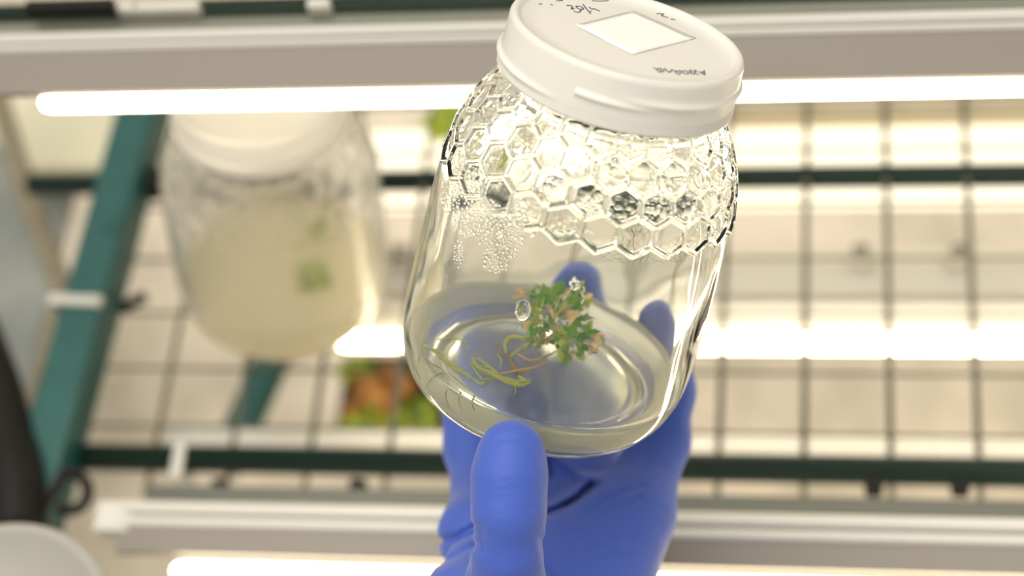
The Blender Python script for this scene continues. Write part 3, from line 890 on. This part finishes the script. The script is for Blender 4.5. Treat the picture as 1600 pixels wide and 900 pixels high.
# solve for the axis: a point on the ray through the lid, 0.0917 from the base centre, the nearer one
oc = CAMPOS - base2
aa = ray2.dot(ray2); bb_ = 2 * oc.dot(ray2); c2_ = oc.dot(oc) - 0.1006 ** 2
disc_ = bb_ * bb_ - 4 * aa * c2_
tt = (-bb_ - math.sqrt(max(disc_, 0))) / (2 * aa)
axis2 = (CAMPOS + ray2 * tt - base2).normalized()
print('second jar axis', axis2, disc_)
x2 = axis2.orthogonal().normalized(); y2 = axis2.cross(x2)
rot2 = Matrix((x2, y2, axis2)).transposed().to_4x4()
low = 0.0332 * math.sqrt(max(0, 1 - axis2.z ** 2))            # lowest rim point under the base centre
base2.z = low + 0.0004 - 0.0019
JM2 = Matrix.Translation(base2) @ rot2 @ Matrix.Scale(1.04, 4)
jar2 = empty('culture_jar'); jar2.matrix_world = JM2
tag(jar2, 'blurred glass jar of pale gel at left, white lid partly behind the upper tube', 'jar')
for src in (gl, lid):
    c = src.copy(); COL.objects.link(c); c.parent = jar2
    if src is gl:
        c.material_slots[0].link = 'OBJECT'; c.material_slots[0].material = M_fog
gel2p = [(r, z if z < GEL_Z - .001 else z + 0.006) for r, z in build_gel()]
gel2 = lathe('agar_gel', gel2p, 96, M_gel2); flip_out(gel2); gel2.matrix_world = JM2
tag(gel2, 'cream agar gel in the blurred jar at left', 'gel')
def on_axis2(px, py, h):
    inv = JM2.inverted(); d = inv.to_3x3() @ wray(px, py); c = inv @ CAMPOS
    return JM2 @ (c + d * ((h - c.z) / d.z))
clump('seedling', on_axis2(490, 355, 0.026), 0.0050, 60, (1, 1, 0), 'small olive seedling on the gel in the blurred jar, upper one', 'seedlings in the blurred jar', 1.2)
clump('seedling', on_axis2(487, 430, 0.0235), 0.0068, 90, (1, 1, 0), 'larger olive seedling on the gel in the blurred jar, lower one', 'seedlings in the blurred jar', 1.4)

# ------------------------------------------------------------------ gloved hand (one surface from a distance field)
def cp(px, py, D):
    return np.array(cray(px, py) * D)
def jar_sdf(P):
    d = P - np.array(B_c)
    z = d @ np.array(A_c)
    r = np.sqrt(np.maximum((d * d).sum(-1) - z * z, 0))
    po = interp_profile(OUT, lambda z_: 0.002)
    sel = po[:, 0] > 0.025
    rr = np.interp(z, po[sel][:, 1], po[sel][:, 0])
    return np.maximum(r - rr, -z)
def hand_field(P):
    def seg(a, b_, ra, rb):
        ab = b_ - a; t = np.clip(((P - a) @ ab) / (ab @ ab), 0, 1)
        q = P - a - t[..., None] * ab
        return np.sqrt((q * q).sum(-1)) - (ra + (rb - ra) * t)
    def smin(a, b_, k):
        h = np.clip(0.5 + 0.5 * (b_ - a) / k, 0, 1)
        return b_ * (1 - h) + a * h - k * h * (1 - h)
    def chain(pts, k=0.004):
        f = None
        for (p, r), (p2, r2) in zip(pts[:-1], pts[1:]):
            s_ = seg(p, p2, r, r2); f = s_ if f is None else smin(f, s_, k)
        return f
    # fingers run up behind the jar, thumb in front
    index = chain([(cp(752, 836, .548), .0118), (cp(755, 770, .570), .0092), (cp(745, 700, .583), .0098), (cp(734, 610, .588), .0096), (cp(742, 540, .578), .0088), (cp(752, 482, .566), .0080)])
    middle = chain([(cp(840, 830, .575), .0118), (cp(826, 690, .598), .0102), (cp(816, 620, .597), .0095), (cp(800, 575, .590), .0088), (cp(790, 545, .583), .0080)])
    ring = chain([(cp(925, 815, .575), .0116), (cp(922, 690, .600), .0100), (cp(915, 580, .594), .0094), (cp(908, 500, .579), .0086), (cp(905, 446, .567), .0078)])
    pinky = chain([(cp(990, 800, .560), .0112), (cp(1030, 690, .573), .0090), (cp(1042, 610, .571), .0082), (cp(1042, 550, .563), .0075), (cp(1040, 507, .556), .0070)])
    palm = chain([(cp(752, 838, .548), .0118), (cp(790, 960, .535), .0150), (cp(840, 1060, .535), .020)])
    for a_, b_ in (((cp(840, 830, .575), .0125), (cp(850, 1000, .552), .0165)), ((cp(925, 815, .573), .0125), (cp(885, 1000, .550), .0165)), ((cp(990, 800, .560), .0112), (cp(938, 930, .545), .0125))):
        palm = smin(palm, chain([a_, b_]), 0.012)
    palm = smin(palm, chain([(cp(938, 930, .545), .0125), (cp(905, 1060, .535), .020)]), 0.012)
    wrist = chain([(cp(868, 1060, .535), .0235), (cp(860, 1420, .535), .0270)])
    palm = smin(palm, wrist, 0.016)
    pad = chain([(cp(880, 870, .550), .0150), (cp(955, 820, .556), .0130)])
    palm = smin(palm, pad, 0.012)
    f = palm
    for fg in (index, middle, ring, pinky): f = smin(f, fg, 0.0055)
    thumb = chain([(cp(799, 708, .4765), .0086), (cp(796, 745, .4755), .0090), (cp(795, 800, .4750), .0088), (cp(794, 860, .4790), .0089), (cp(790, 915, .4870), .0100)])
    then = chain([(cp(790, 915, .487), .0100), (cp(778, 985, .505), .0150), (cp(830, 1080, .525), .020)], 0.008)
    web = chain([(cp(722, 950, .505), .0125), (cp(746, 885, .525), .0095)], 0.008)
    f = smin(f, then, 0.007); f = smin(f, web, 0.004)
    f = smin(f, thumb, 0.004)
    # creases and stretch folds of the glove: grooves pressed into the front of the surface
    D = -P[..., 2]
    U = P[..., 0] / D * F + 800; Vv = 450 - P[..., 1] / D * F
    for (pts, w, d, d0, d1) in (
        ([(846, 806), (880, 791), (905, 776), (928, 756)], 6, .0022, .50, .60),
        ([(862, 790), (895, 772), (915, 752)], 5, -.0010, .50, .60),
        ([(880, 792), (902, 780)], 4, .0008, .50, .60),
        ([(912, 808), (935, 791), (962, 772), (1005, 759)], 4.5, .0009, .50, .60),
        ([(925, 815), (950, 797), (1000, 777)], 4.5, .0009, .50, .60),
        ([(898, 843), (935, 839), (985, 843)], 4, .0007, .50, .60),
        ([(902, 858), (960, 848)], 4, .0007, .50, .60),
        ([(903, 869), (985, 868)], 4, .0007, .50, .60),
        ([(866, 706), (880, 722), (905, 741), (930, 748)], 6, -.0020, .53, .62),
        ([(858, 690), (861, 746)], 7, .0030, .53, .62),
        ([(680, 847), (715, 840), (745, 822)], 5.5, .0020, .49, .60),
        ([(684, 882), (712, 868), (742, 852)], 5, .0012, .47, .60),
        ([(736, 820), (755, 828)], 3.5, .0009, .45, .50),
        ([(736, 832), (756, 839)], 3.5, .0009, .45, .50),
        ([(735, 844), (755, 850)], 3.5, .0009, .45, .50),
        ([(735, 857), (756, 861)], 3.5, .0008, .45, .50),
        ([(775, 690), (800, 684), (828, 692)], 4, .0004, .45, .50),
        ([(775, 745), (784, 735)], 3, .0004, .45, .50),
        ([(848, 845), (856, 875), (866, 900)], 6, .0012, .47, .53)):
        q = None
        for a, b_ in zip(pts[:-1], pts[1:]):
            ex, ey = b_[0] - a[0], b_[1] - a[1]
            t = np.clip(((U - a[0]) * ex + (Vv - a[1]) * ey) / (ex * ex + ey * ey), 0, 1)
            r2 = (U - a[0] - t * ex) ** 2 + (Vv - a[1] - t * ey) ** 2
            q = r2 if q is None else np.minimum(q, r2)
        f = f + d * np.exp(-q / (w * w)) * ((D > d0) & (D < d1))
    # the hand presses against the glass and does not enter it
    f = np.maximum(f, 0.0003 - jar_sdf(P))
    return f
def surface_nets(lo_, hi_, h):
    n = np.ceil((hi_ - lo_) / h).astype(int) + 1
    xs = [lo_[i] + np.arange(n[i]) * h for i in range(3)]
    f = np.empty(n, np.float32)
    YY, ZZ = np.meshgrid(xs[1], xs[2], indexing='ij')
    CH = 8
    for i in range(0, n[0], CH):
        xx = xs[0][i:i + CH]
        P = np.empty((len(xx), n[1], n[2], 3))
        P[..., 0] = xx[:, None, None]; P[..., 1] = YY; P[..., 2] = ZZ
        f[i:i + CH] = hand_field(P)
    s_ = f < 0
    c = np.zeros(n - 1, np.int8)
    offs = [(a, b_, d) for a in (0, 1) for b_ in (0, 1) for d in (0, 1)]
    for a, b_, d in offs: c += s_[a:n[0] - 1 + a, b_:n[1] - 1 + b_, d:n[2] - 1 + d]
    act = np.argwhere((c > 0) & (c < 8))
    acc = np.zeros((len(act), 3)); cn = np.zeros(len(act))
    for o1 in offs:
        for ax in range(3):
            if o1[ax]: continue
            o2 = list(o1); o2[ax] = 1
            f1 = f[tuple((act + o1).T)]; f2 = f[tuple((act + o2).T)]
            m = (f1 < 0) != (f2 < 0)
            t = np.where(m, f1 / np.where(m, f1 - f2, 1), 0)
            p = np.tile(np.array(o1, float), (len(act), 1)); p[:, ax] = t
            acc += p * m[:, None]; cn += m
    vert = lo_ + (act + acc / cn[:, None]) * h
    vid = -np.ones(n - 1, np.int64); vid[tuple(act.T)] = np.arange(len(act))
    quads = []
    for ax in range(3):
        u, v = (ax + 1) % 3, (ax + 2) % 3
        sl1 = [slice(None)] * 3; sl2 = [slice(None)] * 3
        sl1[ax] = slice(0, -1); sl2[ax] = slice(1, None)
        m = s_[tuple(sl1)] != s_[tuple(sl2)]
        e = np.argwhere(m)
        e = e[(e[:, u] > 0) & (e[:, v] > 0) & (e[:, u] < n[u] - 1) & (e[:, v] < n[v] - 1)]
        q = []
        for du, dv in ((-1, -1), (0, -1), (0, 0), (-1, 0)):
            g_ = e.copy(); g_[:, u] += du; g_[:, v] += dv; q.append(vid[tuple(g_.T)])
        q = np.stack(q, 1)
        inside = s_[tuple(e.T)]
        q[~inside] = q[~inside][:, ::-1]
        quads.append(q)
    return vert, np.concatenate(quads)
lo_ = np.array([-0.040, -0.178, -0.625]); hi_ = np.array([0.060, 0.012, -0.455])
hv, hq = surface_nets(lo_, hi_, 0.00078)
M3 = np.array(R3)
hw = hv @ M3.T + np.array(CAMPOS)
ctr = Vector(hw.mean(0))
hand = mesh_obj('gloved_hand', hw - np.array(ctr), hq.tolist(), M_glove)
hand.location = ctr
sm = hand.modifiers.new('smooth', 'SMOOTH'); sm.factor = 0.5; sm.iterations = 2
tag(hand, 'hand in a blue nitrile glove holding up the honeycomb jar, thumb in front', 'hand')
